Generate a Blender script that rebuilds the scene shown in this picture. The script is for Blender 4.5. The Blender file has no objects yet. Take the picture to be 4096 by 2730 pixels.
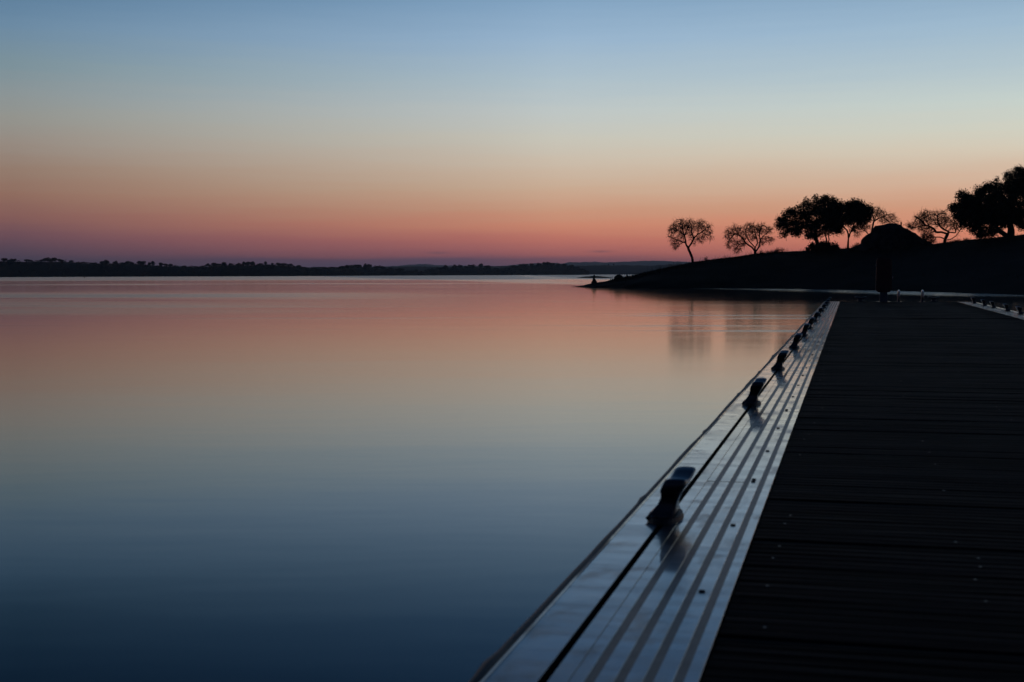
import bpy, bmesh, math, random
import numpy as np
from mathutils import Vector, Matrix

random.seed(7)
rng = np.random.default_rng(7)
sc = bpy.context.scene
C = sc.collection

# ------------------------------------------------------------------ camera
F = 5300.0            # focal length in pixels of the 4096-wide photograph
HW = 1.22             # camera height above the water
DK = 0.50             # deck height above the water
PITCH = math.atan((1365 - 1098) / F)
ROLL = -0.0028
cam = bpy.data.cameras.new('camera')
cam.sensor_width = 36
cam.lens = F * 36 / 4096
cam.clip_start = 0.05
cam.clip_end = 60000
cam.dof.use_dof = True
cam.dof.focus_distance = 70
cam.dof.aperture_fstop = 7.1
co = bpy.data.objects.new('camera', cam)
C.objects.link(co)
Rm = Matrix.Rotation(math.pi / 2 - PITCH, 4, 'X') @ Matrix.Rotation(ROLL, 4, 'Z')
co.matrix_world = Matrix.Translation((0, 0, HW)) @ Rm
sc.camera = co
RM = np.array(Rm.to_3x3())

# ------------------------------------------------------------------ dusk sky
def lin(c):
    out = []
    for v in c:
        v /= 255.0
        out.append(v / 12.92 if v <= 0.04045 else ((v + 0.055) / 1.055) ** 2.4)
    return out

SUN_AZ = 22.0        # degrees right of the camera axis, just below the horizon
UP = [(13.2, (112, 150, 186)), (15.0, (82, 124, 166)), (17.0, (57, 99, 144)), (20.0, (42, 79, 122)), (28, (28, 54, 90)), (55, (15, 32, 60)), (90, (11, 24, 46))]
def col_at(ys): return [((1098 - y) / F * 180 / math.pi, c) for y, c in ys]
SKY_MID = col_at([(1098, (92, 70, 92)), (1066, (92, 72, 94)), (1040, (112, 76, 92)), (1020, (152, 88, 90)), (961, (174, 102, 90)), (905, (192, 125, 100)),
                  (842, (192, 143, 116)), (758, (194, 165, 140)), (652, (196, 181, 163)), (561, (193, 190, 178)), (456, (185, 192, 191)),
                  (337, (170, 188, 198)), (175, (150, 178, 204)), (0, (129, 164, 196))]) + UP
SKY_RIGHT = col_at([(1098, (190, 100, 82)), (1040, (200, 108, 84)), (975, (208, 124, 94)), (930, (206, 133, 102)), (842, (203, 150, 120)),
                    (772, (207, 168, 142)), (702, (206, 181, 158)), (631, (208, 197, 177)), (561, (203, 203, 188)), (456, (193, 204, 198)),
                    (337, (177, 195, 202)), (175, (158, 185, 205)), (0, (138, 170, 198))]) + UP
SKY_LEFT = col_at([(1098, (66, 56, 74)), (1040, (72, 58, 74)), (1000, (84, 62, 74)), (947, (102, 70, 77)), (877, (126, 86, 80)), (793, (139, 104, 89)), (702, (143, 119, 104)),
                   (603, (146, 135, 125)), (505, (143, 144, 138)), (421, (135, 145, 147)), (316, (122, 143, 152)), (175, (107, 137, 162)),
                   (0, (86, 123, 156))]) + [(e, (r * .56, g * .66, b * .70)) for e, (r, g, b) in UP]
SKY_BACK = [(0, (26, 30, 46)), (6, (36, 40, 58)), (14, (32, 43, 66)), (30, (21, 37, 63)), (55, (14, 29, 54)), (90, (11, 24, 46))]

# light taken from the low sky by the evening haze in front of it
GAIN = ([0, .75, 1.5, 2.1, 2.8, 3.7, 4.8, 5.8, 7, 8.2, 10, 11.9, 13], [1.92, 1.76, 1.60, 1.46, 1.35, 1.27, 1.22, 1.19, 1.16, 1.12, 1.08, 1.0, 1.0])

world = bpy.data.worlds.new('World')
sc.world = world
world.use_nodes = True
nt = world.node_tree
nt.nodes.clear()
N = nt.nodes.new
L = nt.links.new
def wmath(op, a, b=None, c=None):
    n = N('ShaderNodeMath'); n.operation = op
    for i, v in enumerate((a, b, c)):
        if v is None: continue
        if isinstance(v, (int, float)): n.inputs[i].default_value = v
        else: L(v, n.inputs[i])
    return n.outputs[0]
tc = N('ShaderNodeTexCoord')
sx = N('ShaderNodeSeparateXYZ')
L(tc.outputs['Generated'], sx.inputs[0])
elev = wmath('ARCSINE', wmath('MINIMUM', wmath('MAXIMUM', sx.outputs['Z'], 0.0), 1.0))
az = wmath('ARCTAN2', sx.outputs['X'], sx.outputs['Y'])
# faint uneven layering of the low haze: elevation wobbles a little with direction
cmb = N('ShaderNodeCombineXYZ')
L(wmath('MULTIPLY', az, 9.0), cmb.inputs[0]); L(wmath('MULTIPLY', elev, 190.0), cmb.inputs[1])
nz = N('ShaderNodeTexNoise'); nz.inputs['Scale'].default_value = 1.0; nz.inputs['Detail'].default_value = 3
L(cmb.outputs[0], nz.inputs['Vector'])
wob = wmath('MULTIPLY', wmath('SUBTRACT', nz.outputs['Fac'], 0.5), 0.009)
elev2 = wmath('MAXIMUM', wmath('ADD', elev, wob), 0.0)
te = wmath('SQRT', wmath('DIVIDE', elev2, math.pi / 2))
def ramp(stops):
    r = N('ShaderNodeValToRGB'); cr = r.color_ramp; cr.interpolation = 'LINEAR'
    pts = [(math.sqrt(max(e, 0) / 90), [v * float(np.interp(e, *GAIN)) for v in lin(c)]) for e, c in stops]
    while len(cr.elements) < len(pts): cr.elements.new(0.5)
    for el, (p, c) in zip(cr.elements, pts):
        el.position = p
    for el, (p, c) in zip(cr.elements, pts):
        el.color = (*c, 1)
    L(te, r.inputs[0])
    return r.outputs['Color']
dz = wmath('ABSOLUTE', wmath('SUBTRACT', wmath('MULTIPLY', az, 180 / math.pi), SUN_AZ))
dz = wmath('MINIMUM', dz, wmath('SUBTRACT', 360.0, dz))
def mrange(v, a, b, smooth=True):
    n = N('ShaderNodeMapRange'); n.clamp = True
    if smooth: n.interpolation_type = 'SMOOTHSTEP'
    L(v, n.inputs['Value']); n.inputs['From Min'].default_value = a; n.inputs['From Max'].default_value = b
    return n.outputs['Result']
def wmix(f, a, b):
    n = N('ShaderNodeMixRGB'); L(f, n.inputs[0]); L(a, n.inputs[1]); L(b, n.inputs[2])
    return n.outputs[0]
c = wmix(mrange(dz, 0, 24, False), ramp(SKY_RIGHT), ramp(SKY_MID))
c = wmix(mrange(dz, 20, 42.5, False), c, ramp(SKY_LEFT))
c = wmix(mrange(dz, 44, 120), c, ramp(SKY_BACK))
# two small wisps of cloud low over the hills
for wa, we in ((3.85, .97), (-3.16, .93)):
    gx = wmath('DIVIDE', wmath('SUBTRACT', az, math.radians(wa)), .0075)
    gy = wmath('DIVIDE', wmath('SUBTRACT', elev, math.radians(we)), .00075)
    g = wmath('MULTIPLY', wmath('EXPONENT', wmath('MULTIPLY', wmath('ADD', wmath('MULTIPLY', gx, gx), wmath('MULTIPLY', gy, gy)), -1.0)), .45)
    dk = N('ShaderNodeMixRGB'); L(g, dk.inputs[0]); L(c, dk.inputs[1]); dk.inputs[2].default_value = (.13, .085, .12, 1)
    c = dk.outputs[0]
bg = N('ShaderNodeBackground'); bg.inputs['Strength'].default_value = 1.0
L(c, bg.inputs['Color'])
wo = N('ShaderNodeOutputWorld'); L(bg.outputs[0], wo.inputs['Surface'])

sc.view_settings.view_transform = 'Standard'
sc.view_settings.look = 'None'
sc.view_settings.exposure = 0
sc.view_settings.gamma = 1
sc.cycles.use_denoising = True
sc.cycles.max_bounces = 6
sc.cycles.volume_bounces = 1
sc.cycles.caustics_reflective = False
sc.cycles.caustics_refractive = False

# ------------------------------------------------------------------ helpers
def ray(px, py):
    return RM @ np.array([(px - 2048) / F, -(py - 1365) / F, -1.0])
def on_plane(px, py, z=0.0):
    d = ray(px, py); t = (z - HW) / d[2]
    return np.array([0, 0, HW]) + t * d
def at_depth(px, py, Y):
    d = ray(px, py); return np.array([0, 0, HW]) + d * (Y / d[1])

def mesh(name, verts, faces, mat=None, smooth=False):
    me = bpy.data.meshes.new(name)
    me.from_pydata([tuple(map(float, v)) for v in verts], [], [tuple(f) for f in faces])
    if mat: me.materials.append(mat)
    if smooth: me.polygons.foreach_set('use_smooth', [True] * len(me.polygons))
    me.update()
    return me
def link(name, data, parent=None, loc=None, rotz=None):
    o = bpy.data.objects.new(name, data); C.objects.link(o)
    if parent: o.parent = parent
    if loc is not None: o.location = loc
    if rotz is not None: o.rotation_euler = (0, 0, rotz)
    return o
def tag(o, label=None, cat=None, group=None, kind=None):
    if label: o['label'] = label
    if cat: o['category'] = cat
    if group: o['group'] = group
    if kind: o['kind'] = kind
    return o
def from_bm(name, bm, mat, smooth=False):
    bmesh.ops.recalc_face_normals(bm, faces=bm.faces)
    me = bpy.data.meshes.new(name); bm.to_mesh(me); bm.free()
    me.materials.append(mat)
    if smooth: me.polygons.foreach_set('use_smooth', [True] * len(me.polygons))
    return me
def box_bm(x0, x1, y0, y1, z0, z1, bev=0.0, seg=1, bm=None):
    b = bm or bmesh.new()
    r = bmesh.ops.create_cube(b, size=1)
    vs = r['verts']
    for v in vs:
        v.co = Vector((x0 + (v.co.x + .5) * (x1 - x0), y0 + (v.co.y + .5) * (y1 - y0), z0 + (v.co.z + .5) * (z1 - z0)))
    if bev:
        es = list({e for v in vs for e in v.link_edges})
        bmesh.ops.bevel(b, geom=es, offset=bev, segments=seg, affect='EDGES', profile=0.6)
    return b
def cyl_bm(p, r, h, n=10, bm=None, axis='Z'):
    b = bm or bmesh.new()
    m = Matrix.Translation(p) @ (Matrix.Identity(4) if axis == 'Z' else Matrix.Rotation(math.pi / 2, 4, axis))
    bmesh.ops.create_cone(b, cap_ends=True, segments=n, radius1=r, radius2=r, depth=h, matrix=m)
    return b
def tube_verts(pts, rad, n=6):
    """one continuous tube through pts"""
    V, Fc = [], []
    P = [Vector(p) for p in pts]
    for i, p in enumerate(P):
        t = (P[min(i + 1, len(P) - 1)] - P[max(i - 1, 0)]).normalized()
        a = t.orthogonal().normalized() if i == 0 else (a - t * a.dot(t)).normalized()
        b = t.cross(a)
        r = rad[i] if hasattr(rad, '__len__') else rad
        for k in range(n):
            an = 2 * math.pi * k / n
            V.append(p + a * math.cos(an) * r + b * math.sin(an) * r)
        if i:
            o = (i - 1) * n
            for k in range(n):
                Fc.append((o + k, o + (k + 1) % n, o + n + (k + 1) % n, o + n + k))
    Fc.append(tuple(range(n))[::-1]); Fc.append(tuple(range(len(V) - n, len(V))))
    return V, Fc
def join(parts):
    V, Fc = [], []
    for v, f in parts:
        o = len(V); V += list(v); Fc += [tuple(i + o for i in q) for q in f]
    return V, Fc
def hash_noise(x, seed=0, oct=4):
    """smooth 1-D noise for arrays"""
    r = np.random.default_rng(seed); tab = r.uniform(-1, 1, 4096)
    x = np.asarray(x, float); out = np.zeros_like(x); a = 1.0; fr = 1.0
    for o in range(oct):
        xi = np.floor(x * fr).astype(int); t = x * fr - xi; t = t * t * (3 - 2 * t)
        out += a * (tab[(xi + 71 * o) % 4096] * (1 - t) + tab[(xi + 1 + 71 * o) % 4096] * t)
        a *= .5; fr *= 2.1
    return out
def noise2(x, y, seed=0, oct=4):
    r = np.random.default_rng(seed); tab = r.uniform(-1, 1, (256, 256))
    x = np.asarray(x, float); y = np.asarray(y, float); out = np.zeros(np.broadcast(x, y).shape); a = 1.0; fr = 1.0
    for o in range(oct):
        X = x * fr + 17.3 * o; Y = y * fr + 5.1 * o
        xi = np.floor(X).astype(int); yi = np.floor(Y).astype(int)
        u = X - xi; v = Y - yi; u = u * u * (3 - 2 * u); v = v * v * (3 - 2 * v)
        g = lambda i, j: tab[(xi + i) % 256, (yi + j) % 256]
        out += a * ((g(0, 0) * (1 - u) + g(1, 0) * u) * (1 - v) + (g(0, 1) * (1 - u) + g(1, 1) * u) * v)
        a *= .5; fr *= 2.03
    return out

# ------------------------------------------------------------------ materials
class Mat:
    def __init__(s, name):
        s.m = bpy.data.materials.new(name); s.m.use_nodes = True
        s.t = s.m.node_tree; s.b = s.t.nodes['Principled BSDF']
    def n(s, t, **k):
        x = s.t.nodes.new(t)
        for a, v in k.items(): setattr(x, a, v)
        return x
    def l(s, a, b): s.t.links.new(a, b)
    def set(s, **k):
        for a, v in k.items():
            s.b.inputs[a.replace('_', ' ')].default_value = v
        return s
    def math(s, op, a, b=None, c=None, clamp=False):
        n = s.n('ShaderNodeMath', operation=op, use_clamp=clamp)
        for i, v in enumerate((a, b, c)):
            if v is None: continue
            if isinstance(v, (int, float)): n.inputs[i].default_value = v
            else: s.l(v, n.inputs[i])
        return n.outputs[0]
    def rng(s, v, a, b, c=0.0, d=1.0, smooth=True):
        n = s.n('ShaderNodeMapRange', clamp=True)
        if smooth: n.interpolation_type = 'SMOOTHSTEP'
        s.l(v, n.inputs['Value'])
        for k, q in zip(('From Min', 'From Max', 'To Min', 'To Max'), (a, b, c, d)): n.inputs[k].default_value = q
        return n.outputs['Result']
    def noise(s, vec, scale, detail=4, rough=.55):
        n = s.n('ShaderNodeTexNoise'); n.inputs['Scale'].default_value = scale
        n.inputs['Detail'].default_value = detail; n.inputs['Roughness'].default_value = rough
        if vec is not None: s.l(vec, n.inputs['Vector'])
        return n.outputs['Fac']
    def scaled(s, vec, sc_):
        n = s.n('ShaderNodeVectorMath', operation='MULTIPLY'); s.l(vec, n.inputs[0]); n.inputs[1].default_value = sc_
        return n.outputs[0]
    def pos(s): return s.n('ShaderNodeNewGeometry').outputs['Position']
    def obj(s): return s.n('ShaderNodeTexCoord').outputs['Object']
    def mixc(s, f, a, b):
        n = s.n('ShaderNodeMixRGB')
        if isinstance(f, float): n.inputs[0].default_value = f
        else: s.l(f, n.inputs[0])
        for i, v in ((1, a), (2, b)):
            if isinstance(v, tuple): n.inputs[i].default_value = (*v, 1)
            else: s.l(v, n.inputs[i])
        return n.outputs[0]
    def bump(s, h, strength, dist):
        n = s.n('ShaderNodeBump'); n.inputs['Strength'].default_value = strength; n.inputs['Distance'].default_value = dist
        s.l(h, n.inputs['Height']); s.l(n.outputs[0], s.b.inputs['Normal'])
    def col(s, c): s.l(c, s.b.inputs['Base Color'])
    def rough(s, c): s.l(c, s.b.inputs['Roughness'])

def simple(name, c1, c2, rough=.8, scale=3.0, spec=.3, metallic=0.0):
    m = Mat(name).set(Roughness=rough, Metallic=metallic)
    m.b.inputs['Specular IOR Level'].default_value = spec
    m.col(m.mixc(m.rng(m.noise(m.obj(), scale), .35, .65), c1, c2))
    return m.m

M = {}
# water: calm, long-exposed surface; ruffled patches are rougher
w = Mat('water').set(IOR=1.333)
w.b.inputs['Base Color'].default_value = (.0015, .0045, .009, 1)
P = w.pos()
sp = w.n('ShaderNodeSeparateXYZ'); w.l(P, sp.inputs[0])
X, Y = sp.outputs[0], sp.outputs[1]
warp = w.math('MULTIPLY', w.math('SUBTRACT', w.noise(w.scaled(P, (.02, .02, 0)), 1.0, 3), .5), 1.0)
# ruffled band off the far shore
Yf = w.math('ADD', Y, w.math('MULTIPLY', warp, 90.0))
far = w.rng(Yf, 285, 345)
far2 = w.math('MULTIPLY', w.rng(Yf, 168, 176), w.rng(Yf, 186, 194, 1, 0))
far2 = w.math('MULTIPLY', far2, w.rng(X, 20, -30))
# breeze patch to the left
lp = w.noise(w.scaled(P, (.012, .045, 0)), 1.0, 5)
left = w.math('MULTIPLY', w.rng(w.math('ADD', X, w.math('MULTIPLY', lp, 30.0)), 18, -6), w.math('MULTIPLY', w.rng(Y, 38, 46), w.rng(Y, 80, 108, 1, 0)))
left = w.math('MULTIPLY', left, w.rng(lp, .36, .58))
# thin cat's-paw streaks
st = w.noise(w.scaled(P, (.05, .42, 0)), 1.0, 4, .6)
streak = w.math('MULTIPLY', w.rng(st, .55, .72), w.math('MULTIPLY', w.rng(Y, 18, 36), w.rng(Y, 120, 300, 1, .35)))
wv = w.n('ShaderNodeVectorMath', operation='ADD')
w.l(w.scaled(P, (.075, 1.0, 0)), wv.inputs[0])
cw = w.n('ShaderNodeCombineXYZ'); w.l(w.math('MULTIPLY', X, .05), cw.inputs[0]); w.l(w.math('ADD', w.math('MULTIPLY', warp, 7.0), w.math('MULTIPLY', X, .07)), cw.inputs[1]); w.l(cw.outputs[0], wv.inputs[1])
sn = w.noise(wv.outputs[0], .55, 5, .62)
band = w.math('MULTIPLY', w.rng(Y, 23, 29), w.rng(Y, 39, 46, 1, 0))
lines = w.math('MULTIPLY', w.math('MULTIPLY', w.rng(sn, .53, .66), band), w.rng(w.math('ADD', X, w.math('MULTIPLY', sn, 8.0)), 3, 11))
# wind-ruffled strip under the near bank
Xs = w.math('SUBTRACT', X, w.math('SUBTRACT', 41.3, w.math('MULTIPLY', Y, .18)))
Xs = w.math('ADD', Xs, w.math('MULTIPLY', w.math('SUBTRACT', w.noise(P, .35, 4), .5), 1.6))
shore = w.math('MULTIPLY', w.rng(Xs, -9, -2.5), w.rng(Y, 62, 74))
shore = w.math('MULTIPLY', shore, w.rng(X, 12, 26, .5, 1))
big = w.noise(w.scaled(P, (.03, .05, 0)), 1.0, 3)
lee = w.math('MULTIPLY', w.rng(Y, 46, 66), w.rng(X, 2, 12))       # calmer water in the lee of the bank
r = w.math('MULTIPLY', w.math('ADD', .062, w.math('MULTIPLY', big, .045)), w.math('SUBTRACT', 1.0, w.math('MULTIPLY', lee, .55)))
streak = w.math('MULTIPLY', streak, w.math('SUBTRACT', 1.0, w.math('MULTIPLY', lee, .7)))
for mask, amt in ((far, .13), (far2, .09), (left, .13), (streak, .05), (lines, .14), (shore, .155)):
    r = w.math('ADD', r, w.math('MULTIPLY', mask, amt))
w.rough(w.math('MINIMUM', r, .5))
w.bump(w.noise(w.scaled(P, (.16, .5, 0)), 1.0, 4, .55), 1.0, .0035)
M['water'] = w.m

# aluminium edge profiles: worn, faintly rippled extrusion
a = Mat('aluminium').set(Metallic=1.0)
ob = a.obj()
sm = a.noise(a.scaled(ob, (4, 11, 1)), 1.0, 6, .7)
blotch = a.noise(a.scaled(ob, (9, 5, 1)), 1.0, 5, .6)
streaky = a.noise(a.scaled(ob, (2.5, 15, 1)), 1.0, 5, .65)
cl = a.mixc(a.rng(sm, .32, .68), (.17, .17, .172), (.27, .268, .265))
a.col(a.mixc(a.rng(blotch, .52, .72, 0, .75), cl, (.075, .070, .066)))
a.rough(a.rng(sm, .3, .7, .34, .46))
# anodised skin: a thin clear layer over the matt metal, dulled where it is dirty
a.l(a.math('MULTIPLY', a.rng(streaky, .36, .62, .58, 1), a.rng(blotch, .50, .70, 1, .5)), a.b.inputs['Coat Weight'])
a.l(a.math('ADD', a.rng(a.noise(a.scaled(ob, (5, 2.2, 1)), 1.0, 5, .6), .3, .75, .04, .12), a.rng(blotch, .5, .75, 0, .12)), a.b.inputs['Coat Roughness'])
a.b.inputs['Coat IOR'].default_value = 1.65
bp = a.n('ShaderNodeBump'); bp.inputs['Strength'].default_value = .05; bp.inputs['Distance'].default_value = .004
a.l(a.noise(a.scaled(ob, (1.2, 5, 1)), 1.0, 3, .5), bp.inputs['Height'])
a.l(bp.outputs[0], a.b.inputs['Normal']); a.l(bp.outputs[0], a.b.inputs['Coat Normal'])
M['alu'] = a.m
M['grip'] = simple('grip_strip', (.06, .052, .047), (.095, .082, .073), .42, 14, .5, 1.0)
M['slot'] = simple('slot_black', (.004, .004, .005), (.006, .006, .007), .9, 8, .1)
M['rubber'] = simple('rubber', (.012, .013, .016), (.022, .023, .027), .55, 20, .35)
M['cast'] = simple('cast_iron', (.014, .018, .025), (.028, .034, .044), .30, 25, .7)
M['bolt'] = simple('bolt_steel', (.08, .08, .09), (.15, .15, .16), .35, 30, .5, 1.0)
M['dark_bolt'] = simple('screw_dark', (.01, .01, .012), (.02, .02, .022), .6, 30, .2)
M['steel'] = simple('stainless', (.26, .26, .28), (.34, .34, .36), .18, 20, .5, 1.0)
M['float'] = simple('float', (.02, .02, .022), (.03, .03, .033), .8, 3, .2)
M['red'] = simple('red_paint', (.05, .005, .005), (.07, .007, .006), .4, 12, .5)
M['post'] = simple('grey_paint', (.10, .105, .115), (.13, .135, .145), .5, 10, .4)
M['bark'] = simple('bark', (.014, .012, .010), (.03, .025, .02), .9, 6, .1)
M['leaf'] = simple('leaf', (.012, .020, .008), (.024, .036, .014), .7, 2, .15)
M['twig'] = simple('twig', (.02, .016, .013), (.035, .028, .022), .9, 6, .1)
M['rock'] = simple('rock', (.02, .018, .016), (.045, .04, .036), .9, 2, .15)
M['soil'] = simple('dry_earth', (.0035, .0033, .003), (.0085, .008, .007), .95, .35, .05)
M['grass'] = simple('dry_grass', (.03, .026, .014), (.05, .042, .024), .9, 2, .1)
M['hill'] = simple('far_land', (.006, .007, .006), (.011, .012, .010), .95, .02, .05)
M['farleaf'] = simple('far_leaf', (.006, .009, .005), (.010, .014, .008), .9, .5, .05)
M['buoy'] = simple('buoy_paint', (.02, .02, .02), (.04, .035, .03), .5, 4, .3)

# weathered deck boards
d = Mat('deck_board').set(Roughness=.75)
ob = d.obj()
oi = d.n('ShaderNodeObjectInfo').outputs['Random']
v2 = d.n('ShaderNodeVectorMath', operation='ADD'); d.l(d.scaled(ob, (1.3, 55, 6)), v2.inputs[0])
cb = d.n('ShaderNodeCombineXYZ'); d.l(d.math('MULTIPLY', oi, 91.0), cb.inputs[0]); d.l(d.math('MULTIPLY', oi, 37.0), cb.inputs[1]); d.l(cb.outputs[0], v2.inputs[1])
grain = d.noise(v2.outputs[0], 1.0, 6, .6)
v3 = d.n('ShaderNodeVectorMath', operation='ADD'); d.l(d.scaled(ob, (.7, 3, 3)), v3.inputs[0]); d.l(cb.outputs[0], v3.inputs[1])
blot = d.noise(v3.outputs[0], 1.0, 3)
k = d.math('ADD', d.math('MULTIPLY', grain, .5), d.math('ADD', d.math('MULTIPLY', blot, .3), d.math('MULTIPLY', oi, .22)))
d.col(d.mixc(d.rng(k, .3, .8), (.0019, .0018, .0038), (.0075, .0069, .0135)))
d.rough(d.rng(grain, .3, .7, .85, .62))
d.b.inputs['Specular IOR Level'].default_value = .02
d.bump(grain, .5, .003)
M['board'] = d.m

# ------------------------------------------------------------------ water sheet
def grid_sheet(xs, ys):
    V = [(x, y, 0) for y in ys for x in xs]; n = len(xs)
    return V, [(j * n + i, j * n + i + 1, (j + 1) * n + i + 1, (j + 1) * n + i) for j in range(len(ys) - 1) for i in range(n - 1)]
xs = [-12500, -3000, -900, -300, -100, -30, 0, 30, 100, 300, 900, 3000, 12500]
ys = [-3000, -900, -200, -50, 0, 20, 50, 100, 200, 500, 1200, 3000, 12000]
tag(link('water', mesh('water', *grid_sheet(xs, ys), M['water'])), 'calm lake water mirroring the dusk sky', kind='structure')

# ------------------------------------------------------------------ near bank (headland)
SHORE = [(2270, 1148.5), (2290, 1149), (2400, 1151), (2600, 1154), (2900, 1154.5), (3200, 1157), (3500, 1163), (3800, 1171), (4096, 1181), (4500, 1196), (5200, 1226)]
SKYL = [(2270, 1149.5), (2290, 1148), (2330, 1143), (2370, 1134), (2420, 1126), (2470, 1114), (2520, 1106), (2570, 1093), (2650, 1075), (2700, 1065), (2768, 1050), (2850, 1038), (2950, 1027),
        (3020, 1016), (3100, 1010), (3200, 1005), (3300, 999), (3400, 993), (3500, 988), (3600, 985), (3700, 980), (3735, 977), (3780, 971), (3850, 963), (3950, 954),
        (4040, 945), (4096, 939), (4400, 912), (5200, 880)]
WID = [(2270, .5), (2290, 1.2), (2400, 5), (2600, 13), (2768, 19), (3000, 26), (3400, 36), (3800, 44), (4096, 48), (5200, 55)]
def ip(tab, x): return np.interp(x, [t[0] for t in tab], [t[1] for t in tab])
def shore_Y(c): return on_plane(c, ip(SHORE, c), 0)[1]
def ridge_Y(c): return shore_Y(c) + ip(WID, c)
def ridge_pt(c): return at_depth(c, ip(SKYL, c), ridge_Y(c))
def bank_z(c, t):
    """height of the bank on image column c, t = 0 at the waterline, 1 on the crest"""
    zr = ridge_pt(c)[2]
    return zr * (t ** .9)
cols = np.concatenate([np.arange(2270, 2620, 6), np.arange(2620, 4200, 12), np.arange(4200, 5201, 50)])
ts = [-.06, 0, .05, .11, .18, .26, .35, .45, .55, .65, .75, .84, .92, .97, 1.0]
back = [(3, .97, -.03), (9, .9, -.25), (22, .7, -.7), (45, .35, -1.0), (80, 0, -1.3)]
V, Fc = [], []
nrow = len(ts) + len(back)
for ci, c_ in enumerate(cols):
    Ys_, Yr_ = shore_Y(c_), ridge_Y(c_)
    rp = ridge_pt(c_); q = rp[0] / rp[1]
    wig = hash_noise([c_ * .09], 3)[0]
    for t in ts:
        yy = Ys_ + (Yr_ - Ys_) * t
        if t <= 0: z = t * 6 * .9
        else:
            z = bank_z(c_, t)
            if t < .99: z += (noise2(q * yy * .35, yy * .35, 5) * .10 + noise2(q * yy * 1.4, yy * 1.4, 6, 2) * .03) * min(1, (1 - t) * 6) * min(1, t * 8) * min(1, rp[2])
            else: z += wig * .02
        jit = noise2(q * yy * .5, yy * .05, 9) * .5 if t <= .05 else 0
        V.append((q * (yy + jit), yy + jit, z))
    kk = min(1, ip(WID, c_) / 20)
    for dy, m_, o_ in back:
        yy = Yr_ + dy * max(.08, kk)
        V.append((q * yy, yy, rp[2] * m_ + o_ * (1 if dy > 10 else kk)))
for ci in range(len(cols) - 1):
    for j in range(nrow - 1):
        a0 = ci * nrow + j
        Fc.append((a0, a0 + nrow, a0 + nrow + 1, a0 + 1))
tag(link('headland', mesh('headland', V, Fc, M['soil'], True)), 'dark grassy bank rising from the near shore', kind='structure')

# dry grass fringe over the bank
V, Fc = [], []
for i in range(14000):
    c_ = rng.uniform(2440, 4150)
    t = 1 - abs(rng.normal(0, .10)) if rng.random() < .75 else rng.uniform(.15, 1)
    if t < .05: continue
    rp = ridge_pt(c_); Ys_, Yr_ = shore_Y(c_), ridge_Y(c_)
    yy = Ys_ + (Yr_ - Ys_) * t; q = rp[0] / rp[1]
    z = bank_z(c_, t) - .05
    dens = .5 + .5 * hash_noise([c_ * .02], 12)[0]
    h = rng.uniform(.06, .16) + (rng.random() < .13 * max(0, dens)) * rng.uniform(.12, .50)
    x = q * yy
    an = rng.uniform(0, math.pi); wv = .016
    lx, ly = rng.normal(0, .25) * h, rng.normal(0, .25) * h
    o = len(V)
    V += [(x - math.cos(an) * wv, yy - math.sin(an) * wv, z), (x + math.cos(an) * wv, yy + math.sin(an) * wv, z), (x + lx, yy + ly, z + h + .05)]
    Fc.append((o, o + 1, o + 2))
tag(link('dry_grass', mesh('dry_grass', V, Fc, M['grass'])), 'thin dry grass along the crest of the near bank', 'grass', kind='stuff')

# ------------------------------------------------------------------ rocks and mound
def blob_mesh(name, sx_, sy_, sz_, seed, mat, amp=.28, sub=3):
    bm = bmesh.new(); bmesh.ops.create_icosphere(bm, subdivisions=sub, radius=1)
    r_ = np.random.default_rng(seed); ph = r_.uniform(0, 100, 2)
    for v in bm.verts:
        n_ = noise2(v.co.x * 1.3 + ph[0] + v.co.z, v.co.y * 1.3 + ph[1] - v.co.z * .7, seed, 4)
        k_ = 1 + amp * float(n_)
        v.co = Vector((v.co.x * sx_ * k_, v.co.y * sy_ * k_, max(v.co.z * sz_ * k_, -.35 * sz_)))
    return from_bm(name, bm, mat)
def rock(px, py, wpx, hpx, Yd, seed, label):
    p_ = at_depth(px, py, Yd); s_ = Yd / F
    bm = bmesh.new(); bmesh.ops.create_icosphere(bm, subdivisions=3, radius=1)
    for v in bm.verts:
        n_ = float(noise2(v.co.x * 1.2 + seed * 3.1 + v.co.z, v.co.y * 1.2 + seed - v.co.z * .6, seed, 4))
        k_ = 1 + .25 * n_
        top = 1 - .35 * max(0, v.co.z)
        v.co = Vector((v.co.x * wpx * s_ * .5 * k_ * top, v.co.y * wpx * s_ * .45 * k_ * top, v.co.z * hpx * s_ * (1.0 if v.co.z > 0 else .4) * k_))
    return tag(link('rock', from_bm('rock', bm, M['rock']), None, p_), label, 'rock', 'rocks on the spit')
rock(2377, 1137, 30, 22, ridge_Y(2374) - .3, 4, 'upright boulder on the low tip of the dark headland')
rock(2477, 1113, 38, 14, ridge_Y(2477) - .3, 8, 'peaked boulder behind the upright one, higher up the spit')
rock(2508, 1107, 8, 9, ridge_Y(2508) - .2, 11, 'small stump-like stone just right of the peaked boulder')

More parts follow.
